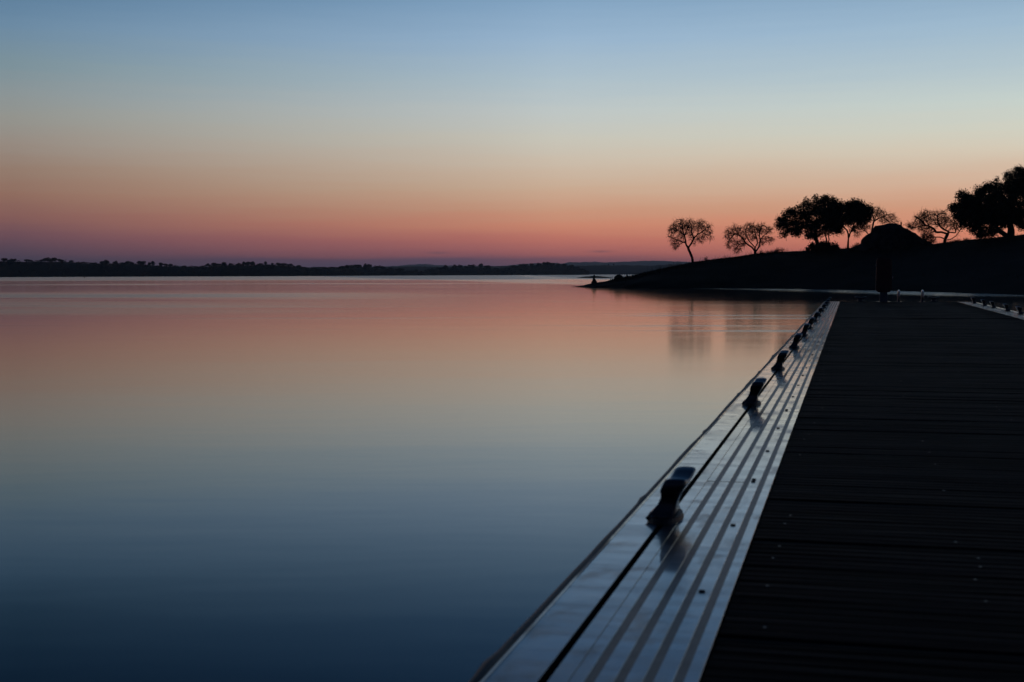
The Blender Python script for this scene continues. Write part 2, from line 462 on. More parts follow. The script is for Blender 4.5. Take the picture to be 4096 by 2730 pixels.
# islet out on the water
ip_ = on_plane(2382, 1113, 0)
s_ = ip_[1] / F
V, Fc = [], []
nx, ny = 60, 14
prof = [(0, 0), (.06, .12), (.15, .4), (.3, .72), (.42, .86), (.5, .92), (.6, .86), (.75, .6), (.88, .32), (1, 0)]
for i in range(nx + 1):
    for j in range(ny + 1):
        u_ = i / nx; v_ = j / ny * 2 - 1
        h = np.interp(u_, *zip(*prof)) * 10.5 * s_
        z = h * (1 - v_ * v_) ** .7 + float(noise2(u_ * 30, v_ * 3, 21)) * .05 * (1 - abs(v_)) - .12
        V.append(((u_ - .5) * 175 * s_, v_ * 4.5 * (.3 + .7 * math.sin(math.pi * min(max(u_, .02), .98))) + 4, z))
for i in range(nx):
    for j in range(ny):
        a0 = i * (ny + 1) + j
        Fc.append((a0, a0 + ny + 1, a0 + ny + 2, a0 + 1))
isl = tag(link('islet', mesh('islet', V, Fc, M['soil'], True), None, ip_), 'low bare islet in the lake behind the tip of the headland', kind='structure')
rk = rock(2377, 1105, 9, 4.5, ip_[1] + 4, 15, 'tiny stone on the top of the low islet')

# stony mound among the trees
MY = ridge_Y(3590) - 1.0
mb = at_depth(3580, 986, MY); s_ = MY / F
sil = [(3396, 998), (3402, 994), (3440, 977), (3453, 974), (3450, 962), (3451, 951), (3464, 942), (3491, 927), (3495, 918), (3500, 907), (3521, 902), (3553, 896), (3580, 897.5), (3601, 902),
       (3610, 910), (3625, 918), (3649, 933), (3672, 948), (3693, 959), (3728, 977), (3745, 990)]
xsil = [(x - 3580) * s_ for x, y in sil]; zsil = [(986 - y) * s_ for x, y in sil]
V, Fc = [], []
nx, ny = 90, 22
tt = np.linspace(0, 1, nx + 1)
cum = np.r_[0, np.cumsum(np.hypot(np.diff(xsil), np.diff(zsil)))]; cum /= cum[-1]
for i in range(nx + 1):
    x0 = np.interp(tt[i], cum, xsil); z0 = np.interp(tt[i], cum, zsil)
    for j in range(ny + 1):
        v_ = j / ny * 2 - 1
        fall = (1 - abs(v_) ** 2.2)
        n_ = float(noise2(x0 * 1.6, v_ * 5, 31))
        z = (z0 + .5) * fall - .5 + n_ * (.05 + .10 * min(1, abs(v_) * 4)) * fall
        V.append((x0 * (1 - .12 * abs(v_)), v_ * 2.6 * (1 + .12 * n_), z))
for i in range(nx):
    for j in range(ny):
        a0 = i * (ny + 1) + j
        Fc.append((a0, a0 + ny + 1, a0 + ny + 2, a0 + 1))
mound = tag(link('stony_mound', None, None, mb), 'dark flat-topped stony mound between the trees on the bank', 'mound')
link('mound_body', mesh('mound_body', V, Fc, M['rock']), mound)
bm = box_bm((3601 - 3580) * s_, (3605.8 - 3580) * s_, -.06, .06, (986 - 905) * s_, (986 - 889.5) * s_, .01)
link('marker_post', from_bm('marker_post', bm, M['rock']), mound)

# ------------------------------------------------------------------ trees
def segs_mesh(segs, n=5):
    """tapered prisms for a list of (p, q, rp, rq)"""
    P0 = np.array([s[0] for s in segs]); P1 = np.array([s[1] for s in segs])
    r0 = np.array([s[2] for s in segs])[:, None]; r1 = np.array([s[3] for s in segs])[:, None]
    T = P1 - P0; T /= np.linalg.norm(T, axis=1, keepdims=True) + 1e-9
    ref = np.where(np.abs(T[:, 2:3]) > .9, np.array([[1., 0, 0]]), np.array([[0, 0, 1.]]))
    A = np.cross(T, ref); A /= np.linalg.norm(A, axis=1, keepdims=True) + 1e-9
    B = np.cross(T, A)
    V = []
    for k in range(n):
        an = 2 * math.pi * k / n
        dd = A * math.cos(an) + B * math.sin(an)
        V.append(P0 + dd * r0); V.append(P1 + dd * r1)
    V = np.stack(V, 1).reshape(-1, 3)
    Fc = []
    for i in range(len(segs)):
        o = i * 2 * n
        for k in range(n):
            k2 = (k + 1) % n
            Fc.append((o + 2 * k, o + 2 * k2, o + 2 * k2 + 1, o + 2 * k + 1))
    return V, Fc

def resample(pts, step):
    P_ = np.array(pts, float); d_ = np.r_[0, np.cumsum(np.linalg.norm(np.diff(P_, axis=0), axis=1))]
    n_ = max(2, int(d_[-1] / step) + 1); s_ = np.linspace(0, d_[-1], n_)
    return np.stack([np.interp(s_, d_, P_[:, k]) for k in range(3)], 1)

def grow(limbs, attract, step, di, dk, iters, seed):
    """space colonisation from traced limbs; returns nodes, parents"""
    r_ = np.random.default_rng(seed)
    nodes, par = [], []
    for L_ in limbs:
        prev = -1
        if nodes:
            dd = np.linalg.norm(np.array(nodes) - L_[0], axis=1); prev = int(dd.argmin())
        for i, p_ in enumerate(L_):
            if nodes and i == 0 and np.linalg.norm(nodes[prev] - p_) < step * .5: continue
            nodes.append(np.array(p_)); par.append(prev); prev = len(nodes) - 1
    A = attract.copy()
    for it in range(iters):
        if len(A) == 0: break
        NN = np.array(nodes)
        D = np.linalg.norm(A[:, None] - NN[None], axis=2)
        j = D.argmin(1); dm = D.min(1)
        keep = dm > dk
        use = keep & (dm < di)
        tgt = {}
        for ai in np.nonzero(use)[0]:
            tgt.setdefault(j[ai], []).append(A[ai] - NN[j[ai]])
        if not tgt:
            break
        for ni, vs in tgt.items():
            v_ = sum(x / np.linalg.norm(x) for x in vs)
            v_ = v_ / (np.linalg.norm(v_) + 1e-9) + r_.normal(0, .28, 3)
            v_ /= np.linalg.norm(v_)
            nodes.append(NN[ni] + v_ * step); par.append(ni)
        A = A[keep]
    return np.array(nodes), par

def pipe_radii(nodes, par, tip, expo, rmax):
    n_ = len(nodes); acc = np.zeros(n_)
    order = range(n_ - 1, -1, -1)
    for i in order:
        if acc[i] == 0: acc[i] = tip ** expo
        if par[i] >= 0: acc[par[i]] += acc[i]
    r_ = acc ** (1 / expo)
    return r_ * min(1, rmax / r_.max()) if r_.max() > rmax else r_ * (rmax / r_.max()) ** .6

def lobes_pts(lobes, s_, bx, by, n, seed, shell=.0):
    r_ = np.random.default_rng(seed); out = []
    vol = np.array([l[2] * l[3] for l in lobes], float); vol /= vol.sum()
    for l, w_ in zip(lobes, vol):
        k_ = max(3, int(n * w_))
        u_ = r_.normal(0, 1, (k_, 3)); u_ /= np.linalg.norm(u_, axis=1, keepdims=True)
        rad = r_.uniform(shell, 1, (k_, 1)) ** (1 / 2.4)
        oy = l[4] if len(l) > 4 else 0
        q_ = u_ * rad
        out.append(np.stack([(l[0] - bx + q_[:, 0] * l[2]) * s_, (oy + q_[:, 1] * (l[2] + l[3]) * .5) * s_, (by - l[1] + q_[:, 2] * l[3]) * s_], 1))
    return np.concatenate(out)

def px_limbs(limbs, s_, bx, by, seed):
    """traced image polylines -> local 3-D polylines, with some depth of their own"""
    r_ = np.random.default_rng(seed); res = []
    for k_, L_ in enumerate(limbs):
        slope = 0 if k_ == 0 else r_.uniform(-.45, .45)
        x0, y0 = L_[0]; run = 0; pts = []
        base = None
        p0 = np.array([(x0 - bx) * s_, 0, (by - y0) * s_])
        if res:
            allp = np.concatenate(res); dd = np.hypot(allp[:, 0] - p0[0], allp[:, 2] - p0[2]); base = allp[dd.argmin(), 1]
        else: base = 0
        px_, py_ = x0, y0
        for x_, y_ in L_:
            run += math.hypot(x_ - px_, y_ - py_); px_, py_ = x_, y_
            pts.append(((x_ - bx) * s_, base + slope * run * s_, (by - y_) * s_))
        res.append(resample(pts, .14))
    return res

def link_limbs(segs, ids, n, root):
    """each connected limb system is a part of its own"""
    up = {}
    def find(x):
        while up.setdefault(x, x) != x: x = up[x]
        return x
    for a_, b_ in ids: up[find(a_)] = find(b_)
    comp = {}
    for sg, (a_, b_) in zip(segs, ids): comp.setdefault(find(a_), []).append(sg)
    for c_ in sorted(comp.values(), key=len, reverse=True):
        link('limb', mesh('limb', *segs_mesh(c_, n), M['bark'], True), root)

def bare_tree(name, bx, by, Yd, limbs, lobes, trunk_r, label, seed, n_at=650, cat='tree', tips=5, droop=.6):
    s_ = Yd / F
    root = tag(link(name, None, None, at_depth(bx, by, Yd) - np.array([0, 0, .04])), label, cat)
    LL = px_limbs(limbs, s_, bx, by, seed)
    LL[0][0][2] -= .25
    at_ = lobes_pts(lobes, s_, bx, by, int(n_at * 2.0), seed + 1)
    nodes, par = grow(LL, at_, .12, 1.6, .17, 70, seed + 2)
    r_ = pipe_radii(nodes, par, .013, 2.5, trunk_r)
    nl = len(LL[0])
    child = np.zeros(len(nodes), int)
    for p_ in par:
        if p_ >= 0: child[p_] += 1
    trunk, limbsg, twigs, lid = [], [], [], []
    for i in range(len(nodes)):
        if par[i] < 0: continue
        a_, b_ = nodes[par[i]], nodes[i]
        sg = (a_, b_, max(r_[par[i]] if i < nl or r_[par[i]] < r_[i] * 1.6 else r_[i] * 1.25, r_[i]), r_[i])
        (trunk if i < nl else limbsg if r_[i] > .016 else twigs).append(sg)
        if i >= nl and r_[i] > .016: lid.append((par[i], i))
    rr = np.random.default_rng(seed + 5)
    ctr = nodes[nl - 1]
    for i in np.nonzero((child == 0) | (r_ < .06))[0]:
        if i < nl: continue
        d0 = nodes[i] - nodes[par[i]]; d0 /= np.linalg.norm(d0) + 1e-9
        for k_ in range(tips if child[i] == 0 else 3):
            v_ = d0 + rr.normal(0, .75, 3); v_ /= np.linalg.norm(v_)
            p_ = nodes[i]; ln = rr.uniform(.08, .22)
            rad = .010
            for q_ in range(3):
                v2_ = v_ + np.array([0, 0, -droop * .45 * (q_ + .2)]); v2_ /= np.linalg.norm(v2_)
                e_ = p_ + v2_ * ln
                twigs.append((p_, e_, rad, rad * .75)); p_ = e_; v_ = v2_; rad *= .75; ln *= .8
    # flare at the foot
    link('trunk', mesh('trunk', *segs_mesh(trunk, 9), M['bark'], True), root)
    link_limbs(limbsg, lid, 6, root)
    link('crown', mesh('crown', *segs_mesh(twigs, 3), M['twig']), root)
    return root

def leaf_cloud(cen, n_each, sig, size, seed):
    r_ = np.random.default_rng(seed)
    c_ = np.repeat(cen, n_each, axis=0)
    sg = np.repeat(r_.uniform(.6, 1.35, (len(cen), 1)), n_each, axis=0)
    P_ = c_ + r_.normal(0, 1, c_.shape) * sig * sg
    m_ = len(P_)
    u_ = r_.normal(0, 1, (m_, 3)); u_ /= np.linalg.norm(u_, axis=1, keepdims=True)
    t_ = r_.normal(0, 1, (m_, 3)); v_ = np.cross(u_, t_); v_ /= np.linalg.norm(v_, axis=1, keepdims=True)
    sz = r_.uniform(.6, 1.3, (m_, 1)) * size
    V_ = np.stack([P_ - u_ * sz, P_ + v_ * sz * .55, P_ + u_ * sz, P_ - v_ * sz * .55], 1).reshape(-1, 3)
    return V_, [(4 * i, 4 * i + 1, 4 * i + 2, 4 * i + 3) for i in range(m_)]

def leafy_tree(name, bx, by, Yd, trunks, limbs, lobes, sparse, label, seed, tr=.16, cat='tree', clumps=420, per=32, sig=.175, size=.075):
    s_ = Yd / F
    root = tag(link(name, None, None, at_depth(bx, by, Yd) - np.array([0, 0, .05])), label, cat)
    LL = px_limbs(trunks + limbs, s_, bx, by, seed)
    for k_ in range(len(trunks)):
        LL[k_][0][2] -= .2
    for k_ in range(len(trunks)):
        P_ = LL[k_]; rad = np.linspace(tr * (1.25 if k_ == 0 else .8), tr * .62, len(P_)); rad[0] *= 1.25
        link('trunk', mesh('trunk', *tube_verts(P_, list(rad), 9), M['bark'], True), root)
    cen = lobes_pts(lobes, s_, bx, by, clumps, seed + 1, .25)
    # branches reach into the leaf clumps
    nodes, par = grow(LL, cen[::3], .22, 3.0, .3, 60, seed + 2)
    r_ = pipe_radii(nodes, par, .014, 2.2, tr)
    skip = sum(len(LL[k_]) for k_ in range(len(trunks)))
    li = [i for i in range(len(nodes)) if par[i] >= 0 and i >= skip]
    link_limbs([(nodes[par[i]], nodes[i], max(r_[i], min(r_[par[i]], r_[i] * 1.25)), r_[i]) for i in li], [(par[i], i) for i in li], 6, root)
    parts_ = [leaf_cloud(cen, per, sig, size, seed + 3)]
    mid_ = cen.mean(0); out_ = cen[np.argsort(-np.linalg.norm(cen - mid_, axis=1))[:len(cen) // 3]]
    dv_ = out_ - mid_; dv_ /= np.linalg.norm(dv_, axis=1, keepdims=True)
    rr_ = np.random.default_rng(seed + 8)
    parts_.append(leaf_cloud(out_ + dv_ * rr_.uniform(.1, .38, (len(out_), 1)), 7, sig * .5, size * .9, seed + 9))
    if sparse:
        c2 = lobes_pts(sparse, s_, bx, by, int(clumps * .22), seed + 4, 0)
        parts_.append(leaf_cloud(c2, max(8, per // 2), sig * .9, size * .9, seed + 6))
    V_ = np.concatenate([p_[0] for p_ in parts_]); Fc_ = []; o = 0
    for v_, f_ in parts_:
        Fc_ += [tuple(i + o for i in q_) for q_ in f_]; o += len(v_)
    link('crown', mesh('crown', V_, Fc_, M['leaf']), root)
    return root

def zA(L_): return [(2600 + x / 3.361, 800 + y / 3.361) for x, y in L_]
def zB(L_): return [(3000 + x / 3.361, 740 + y / 3.361) for x, y in L_]
def zC(L_): return [(3500 + x / 3.948, 640 + y / 3.948) for x, y in L_]
def lA(L_): return [(2600 + x / 3.361, 800 + y / 3.361, a_ / 3.361, b_ / 3.361) for x, y, a_, b_ in L_]
def lB(L_): return [(3000 + x / 3.361, 740 + y / 3.361, a_ / 3.361, b_ / 3.361) for x, y, a_, b_ in L_]
def lC(L_): return [(3500 + x / 3.948, 640 + y / 3.948, a_ / 3.948, b_ / 3.948) for x, y, a_, b_ in L_]

bare_tree('bare_tree', 2771, 1051, ridge_Y(2771), [
    zA([(575, 845), (570, 780), (545, 720), (520, 665), (512, 640)]),
    zA([(512, 640), (482, 600), (470, 530), (455, 480), (430, 420), (420, 340), (405, 275)]),
    zA([(512, 640), (535, 610), (560, 575), (590, 510), (640, 462), (690, 432), (760, 375), (825, 335)]),
    zA([(472, 575), (420, 560), (350, 530), (245, 487)]), zA([(455, 480), (390, 425), (315, 385), (255, 385)]),
    zA([(455, 480), (480, 400), (500, 330), (520, 275)]), zA([(640, 462), (650, 380), (680, 305), (708, 270)]),
    zA([(690, 432), (760, 470), (835, 500)]), zA([(462, 560), (400, 590), (350, 640)]), zA([(590, 510), (560, 430), (565, 340)])],
    lA([(410, 350, 130, 100), (300, 400, 65, 70), (520, 340, 90, 80), (660, 350, 110, 95), (770, 400, 75, 90), (340, 590, 60, 85), (300, 520, 50, 50), (690, 510, 75, 65), (800, 510, 40, 50), (420, 500, 80, 60), (545, 430, 60, 100), (600, 560, 40, 40)]),
    .13, 'bare leaning tree with a curved trunk nearest the tip of the headland', 11)
bare_tree('bare_tree', 3020, 1017, ridge_Y(3020), [
    zA([(1415, 735), (1412, 690), (1412, 640)]),
    zA([(1408, 685), (1380, 640), (1330, 605), (1290, 575), (1260, 520), (1215, 475), (1150, 450), (1080, 440)]),
    zA([(1412, 640), (1380, 600), (1330, 545), (1300, 490), (1290, 420), (1310, 350)]),
    zA([(1412, 640), (1440, 580), (1430, 520), (1400, 450), (1380, 370), (1370, 320)]),
    zA([(1425, 690), (1465, 620), (1470, 540), (1500, 490), (1560, 440), (1610, 380), (1650, 345)]),
    zA([(1215, 475), (1160, 400), (1140, 330)]), zA([(1290, 575), (1220, 590), (1170, 640), (1150, 700)]),
    zA([(1150, 450), (1080, 520), (1040, 590)]), zA([(1500, 490), (1580, 500), (1650, 530)]), zA([(1470, 540), (1460, 440), (1500, 350)])],
    lA([(1140, 410, 120, 80), (1050, 470, 65, 80), (1350, 390, 110, 80), (1480, 390, 110, 75), (1590, 400, 60, 60), (1060, 590, 55, 75), (1180, 640, 60, 75), (1600, 530, 60, 55), (1250, 560, 60, 70), (1500, 560, 60, 60), (1250, 420, 90, 70), (1520, 330, 30, 30), (1340, 330, 40, 30), (1280, 500, 60, 60), (1400, 480, 80, 70), (1150, 560, 60, 60)]),
    .14, 'low wide bare tree with a forked trunk left of the small bare shrub', 23, 850)
bare_tree('bare_tree', 3481, 940, ridge_Y(3481) + 6, [
    zB([(1625, 680), (1640, 600), (1655, 520), (1665, 480)]),
    zB([(1600, 665), (1555, 620), (1520, 570), (1510, 510), (1520, 450)]),
    zB([(1665, 490), (1720, 450), (1790, 430), (1840, 400), (1900, 385)]),
    zB([(1665, 480), (1690, 400), (1700, 340), (1720, 310)]), zB([(1790, 430), (1850, 470), (1890, 500)]), zB([(1665, 480), (1640, 400), (1640, 330)]),
    zB([(1545, 615), (1490, 620), (1430, 640)])],
    lB([(1680, 370, 90, 80), (1770, 400, 80, 70), (1900, 440, 70, 65), (1960, 500, 50, 35), (1800, 480, 80, 50), (1560, 560, 70, 50), (1440, 650, 60, 50), (1640, 320, 50, 40)]),
    .10, 'bare tree showing behind the left side of the stony mound', 37, 600, tips=3, droop=.25)
bare_tree('bare_tree', 3779, 973, ridge_Y(3779), [
    zC([(1100, 1325), (1105, 1250), (1140, 1180), (1165, 1130)]),
    zC([(1140, 1165), (1060, 1135), (985, 1140), (955, 1080), (900, 1045), (840, 1025), (760, 1035), (690, 1060), (610, 1040), (540, 1010)]),
    zC([(1165, 1130), (1100, 1100), (1050, 1060), (1010, 1010), (1005, 940), (1015, 850)]),
    zC([(1165, 1140), (1255, 1150), (1260, 1110), (1215, 1060), (1220, 990), (1200, 920)]),
    zC([(1120, 1265), (1210, 1245), (1290, 1200), (1350, 1130), (1390, 1075), (1450, 1040)]),
    zC([(900, 1045), (850, 960), (800, 880), (790, 800)]), zC([(840, 1025), (740, 930), (660, 880)]), zC([(1090, 1240), (1030, 1215), (980, 1215)])],
    lC([(810, 870, 90, 90), (690, 900, 80, 60), (570, 1030, 70, 60), (700, 1000, 110, 60), (970, 870, 90, 70), (1070, 850, 70, 60), (1100, 950, 110, 70), (860, 1130, 90, 90), (800, 1200, 60, 60), (900, 1240, 60, 60), (1300, 1030, 110, 60), (1010, 1000, 90, 60), (900, 960, 90, 70), (1180, 1020, 80, 60), (760, 1090, 80, 60), (830, 1180, 70, 70)]),
    .19, 'gnarled bare tree with twisted limbs right of the stony mound', 41, 1300, tips=5, droop=.4)

leafy_tree('oak_tree', 3273, 985, ridge_Y(3273) - .3,
    [zB([(915, 830), (905, 770), (880, 720), (880, 640), (870, 560)])],
    [zB([(875, 600), (780, 520), (640, 470), (520, 480)]), zB([(872, 570), (880, 430), (870, 320)]), zB([(880, 610), (980, 480), (1080, 400)]), zB([(780, 520), (700, 380)])],
    lB([(430, 540, 75, 70), (470, 640, 55, 50), (545, 430, 100, 100), (560, 560, 90, 80), (640, 620, 55, 50), (720, 340, 105, 110), (880, 265, 95, 90), (1000, 230, 60, 60), (690, 500, 110, 100), (880, 430, 140, 130),
        (850, 600, 110, 70), (800, 660, 60, 45), (1020, 380, 120, 120), (1000, 540, 120, 80), (560, 345, 45, 35), (745, 225, 40, 35), (875, 185, 20, 30)]),
    lB([(620, 640, 70, 40), (850, 680, 100, 35), (420, 470, 70, 40)]),
    'broad leafy oak with a drooping left side behind the round bush', 51, .17, clumps=760)
leafy_tree('oak_tree', 3307, 980, ridge_Y(3307) + 1.5,
    [zB([(1020, 800), (1030, 730), (1015, 680), (1010, 620)]), zB([(1045, 800), (1062, 730), (1050, 680), (1055, 630)])],
    [zB([(1010, 620), (1080, 480), (1150, 380)]), zB([(1055, 630), (1150, 560), (1210, 480)])],
    lB([(1110, 300, 95, 85), (1200, 320, 65, 85), (1200, 440, 70, 100), (1090, 460, 110, 100), (1160, 560, 80, 55), (1100, 200, 18, 30), (1020, 190, 40, 30)]),
    lB([(1080, 620, 130, 45), (1200, 620, 60, 40), (960, 640, 70, 40)]),
    'leafy oak with two thin bent trunks right of the broad drooping oak', 61, .08, clumps=460)
leafy_tree('oak_tree', 3393, 997, ridge_Y(3393) - .5,
    [zB([(1315, 860), (1318, 780), (1325, 680)]), zB([(1325, 680), (1300, 610), (1250, 565), (1215, 530)]), zB([(1330, 670), (1360, 620), (1390, 560), (1400, 480)])],
    [zB([(1345, 640), (1330, 570), (1330, 480)]), zB([(1400, 480), (1480, 400)])],
    lB([(1320, 310, 60, 70), (1390, 270, 60, 50), (1470, 270, 60, 50), (1560, 340, 60, 70), (1450, 370, 120, 90), (1340, 420, 75, 75), (1550, 440, 65, 60), (1470, 470, 70, 50)]),
    lB([(1400, 580, 60, 35), (1490, 560, 50, 40), (1330, 500, 90, 40)]),
    'small leafy oak with a forked trunk just left of the mound', 71, .10, clumps=470)
leafy_tree('oak_tree', 4040, 946, ridge_Y(4040) - .5,
    [zC([(2140, 1215), (2150, 1120), (2140, 1030), (2120, 900)]), zC([(2090, 1200), (2000, 1140), (1900, 1080)])],
    [zC([(2140, 1030), (2020, 880), (1900, 760), (1750, 700)]), zC([(2120, 900), (2150, 700), (2200, 500)]), zC([(2140, 1000), (2300, 850), (2450, 700)]), zC([(1900, 760), (1700, 640), (1500, 620)]), zC([(2200, 520), (2230, 350), (2260, 220)])],
    lC([(1255, 780, 60, 75), (1390, 580, 80, 65), (1330, 740, 80, 70), (1480, 660, 120, 110), (1660, 490, 75, 65), (1780, 440, 75, 65), (1895, 330, 26, 30), (1920, 470, 120, 110), (2100, 270, 75, 65), (2250, 200, 100, 70),
        (2330, 330, 110, 110), (2180, 420, 170, 120), (1700, 650, 170, 130), (1430, 860, 160, 100), (1680, 880, 180, 130), (1950, 700, 220, 190), (2250, 680, 220, 220), (2000, 950, 180, 110), (2260, 930, 140, 80),
        (1850, 850, 200, 150), (2120, 860, 160, 130), (1560, 780, 130, 110), (2560, 480, 230, 220), (2680, 300, 180, 130), (2700, 720, 220, 230), (2900, 520, 180, 200), (1330, 900, 70, 60)]),
    lC([(1600, 1070, 130, 90), (1850, 1100, 130, 80), (1720, 1180, 160, 50), (1440, 1000, 110, 60), (2330, 1030, 80, 70), (1650, 960, 150, 80)]),
    'largest leafy oak filling the right edge above the dock', 81, .30, clumps=3300, per=30, sig=.165, size=.075)

def bush(name, bx, by, Yd, lobes, label, seed, clumps, per, sig, size, twiggy=False):
    s_ = Yd / F
    root = tag(link(name, None, None, at_depth(bx, by, Yd) - np.array([0, 0, .06])), label, 'shrub')
    cen = lobes_pts(lobes, s_, bx, by, clumps, seed)
    r_ = np.random.default_rng(seed + 1)
    sg = []
    for c_ in cen[:: (1 if twiggy else 4)]:
        b_ = np.array([c_[0] * .55 + r_.normal(0, .05), c_[1] * .55, -.1]); m_ = (b_ + c_) / 2 + r_.normal(0, .06, 3)
        sg += [(b_, m_, .010, .008), (m_, c_, .008, .005)]
        if twiggy:
            for k_ in range(3):
                sg.append((m_, c_ + r_.normal(0, .14, 3), .007, .004)); sg.append((c_, c_ + r_.normal(0, .13, 3), .006, .004))
    link('stems', mesh('stems', *segs_mesh(sg, 3), M['twig']), root)
    if per: link('foliage', mesh('foliage', *leaf_cloud(cen, per, sig, size, seed + 2), M['leaf']), root)
    return root
bush('round_bush', 3290, 1002, ridge_Y(3290) - 1.2, lB([(840, 830, 75, 50), (960, 830, 120, 65), (1090, 825, 90, 55), (1150, 850, 55, 35), (1000, 790, 60, 30), (790, 860, 40, 25)]),
     'dense round dark bush at the foot of the broad oak', 91, 260, 24, .11, .07)
bush('bare_shrub', 3102, 1011, ridge_Y(3102) - .2, lB([(310, 890, 60, 25), (400, 870, 65, 32), (250, 895, 45, 18), (140, 900, 30, 25)]),
     'low bare shrub between the wide bare tree and the broad oak', 93, 110, 0, .05, .03, True)
bush('grassy_shrub', 3830, 967, ridge_Y(3830) - .2, lC([(1300, 1280, 90, 25), (1450, 1260, 80, 30), (1230, 1290, 40, 20)]),
     'scrubby growth under the left edge of the largest oak', 95, 70, 4, .08, .045, True)
bush('grassy_shrub', 3700, 972, ridge_Y(3700) + 1.5, lC([(850, 1230, 90, 70), (760, 1180, 60, 60), (930, 1270, 50, 40)]),
     'weedy shrub on the right foot of the stony mound', 96, 90, 0, .08, .04, True)
bush('dry_weed', 2826, 1041, ridge_Y(2826) - .2, lA([(750, 775, 28, 32), (770, 795, 30, 15)]), 'little dry weed clump right of the leaning bare tree', 97, 14, 0, .05, .03, True)
bush('dry_weed', 3412, 993, ridge_Y(3412) - .3, lB([(1450, 800, 60, 25), (1400, 830, 50, 20)]), 'dry weeds at the left foot of the stony mound', 98, 50, 0, .05, .03, True)

# ------------------------------------------------------------------ far shores
def r6(L_): return [(x / 2.353, 960 + y / 2.353) for x, y in L_]
def r7(L_): return [(800 + x / 2.353, 960 + y / 2.353) for x, y in L_]
def r8(L_): return [(1700 + x / 2.614, 960 + y / 2.614) for x, y in L_]
FARL = [(-900, 1040), (-300, 1046)] + r6([(0, 208), (600, 208), (750, 222), (1000, 230), (1300, 230), (1500, 245), (1650, 256), (1800, 265), (1882, 260)]) + \
    r7([(100, 250), (300, 238), (500, 238), (700, 238), (880, 250), (1000, 276), (1300, 270), (1500, 266), (1700, 272), (1850, 286), (1950, 300), (2100, 300)]) + \
    r8([(10, 312), (150, 305), (300, 298), (500, 290), (700, 300), (800, 307), (900, 290), (1000, 282), (1250, 262), (1400, 266), (1550, 282), (1650, 315), (1725, 352)])
MIDL = [(900, 1072), (1200, 1070), (1350, 1069), (1600, 1067), (1800, 1068), (2000, 1066), (2150, 1064), (2310, 1063), (2450, 1062), (2600, 1063), (2700, 1058), (2800, 1060), (3400, 1050), (4400, 1052)]
FARR = [(-400, 1082), (600, 1073), (720, 1064), (800, 1070), (1300, 1071), (1560, 1066), (1640, 1060), (1700, 1057), (1750, 1062), (1850, 1063), (2000, 1065), (2100, 1056), (2200, 1052), (2250, 1054), (2284, 1050), (2340, 1050),
        (2384, 1047), (2414, 1051), (2500, 1048), (2560, 1044.5), (2640, 1044), (2700, 1047), (2800, 1050), (3500, 1040), (4600, 1045)]
def far_Y(c_): return 1200 + 45 * math.sin(c_ / 210) + np.interp(c_, [-900, 0, 1300, 2000, 2360], [-150, -60, 150, 600, 850])
def hill_strip(name, line_, c0, c1, dc, Yfun, deep, mat, label, rough_m, seed):
    cs = np.arange(c0, c1 + .1, dc); V_, F_ = [], []
    rows = [(0, -.06), (.12, .18), (.3, .45), (.6, .8), (1, 1.0), (1.4, .85), (2.2, .4), (3, -.06)]
    for c_ in cs:
        Y0 = Yfun(c_)
        top = at_depth(c_, ip(line_, c_), Y0 + deep); q_ = top[0] / top[1]
        zt = max(top[2], .2) + hash_noise([c_ * .15], seed)[0] * rough_m
        for t_, h_ in rows:
            yy = Y0 + deep * t_
            z_ = zt * h_ if h_ > 0 else -2.0
            if 0 < h_ < 1: z_ += float(noise2(q_ * yy * .02, yy * .02, seed)) * zt * .06
            V_.append((q_ * yy, yy, z_))
    n_ = len(rows)
    for i in range(len(cs) - 1):
        for j in range(n_ - 1):
            a0 = i * n_ + j; F_.append((a0, a0 + n_, a0 + n_ + 1, a0 + 1))
    return tag(link(name, mesh(name, V_, F_, mat, True)), label, kind='structure')
hill_strip('far_shore', FARL, -900, 2360, 8, far_Y, 90, M['hill'], 'dark low wooded shore across the lake', .35, 61)
hill_strip('middle_hills', MIDL, 900, 4400, 10, lambda c_: 3000, 250, M['hill'], 'hazy middle ridge behind the far shore', 1.0, 62)
hill_strip('distant_hills', FARR, -400, 4600, 10, lambda c_: 8500, 900, M['hill'], 'pale blue distant hills on the horizon', 2.2, 63)

def far_tree_meshes(seed):
    r_ = np.random.default_rng(seed)
    lobes_ = [(r_.uniform(-.32, .32), r_.uniform(-.28, .28), r_.uniform(.30, .72), r_.uniform(.26, .36)) for _ in range(9)]
    V_, F_ = [], []
    for lx, ly, lz, lr in lobes_:
        u_ = r_.normal(0, 1, (60, 3)); u_ /= np.linalg.norm(u_, axis=1, keepdims=True)
        pts = np.array([lx, ly, lz]) + u_ * np.array([lr, lr, lr * .85]) * r_.uniform(.45, 1, (60, 1)) ** .5
        v_, f_ = leaf_cloud(pts, 1, .02, .11, int(r_.integers(1e6)))
        o = len(V_); V_ += list(v_); F_ += [tuple(i + o for i in q_) for q_ in f_]
    crown = mesh('crown', V_, F_, M['farleaf'])
    tv, tf = tube_verts([(0, 0, -.12), (r_.normal(0, .03), 0, .2), (r_.normal(0, .05), 0, .45), (r_.normal(0, .06), 0, .62)], [.06, .045, .04, .025], 6)
    l2 = tube_verts([(0, 0, .35), (.16, .05, .6)], [.03, .015], 5); l3 = tube_verts([(0, 0, .3), (-.17, -.05, .58)], [.03, .015], 5)
    return crown, mesh('trunk', *join([(tv, tf), l2, l3]), M['bark'])
FT = [far_tree_meshes(200 + i) for i in range(7)]
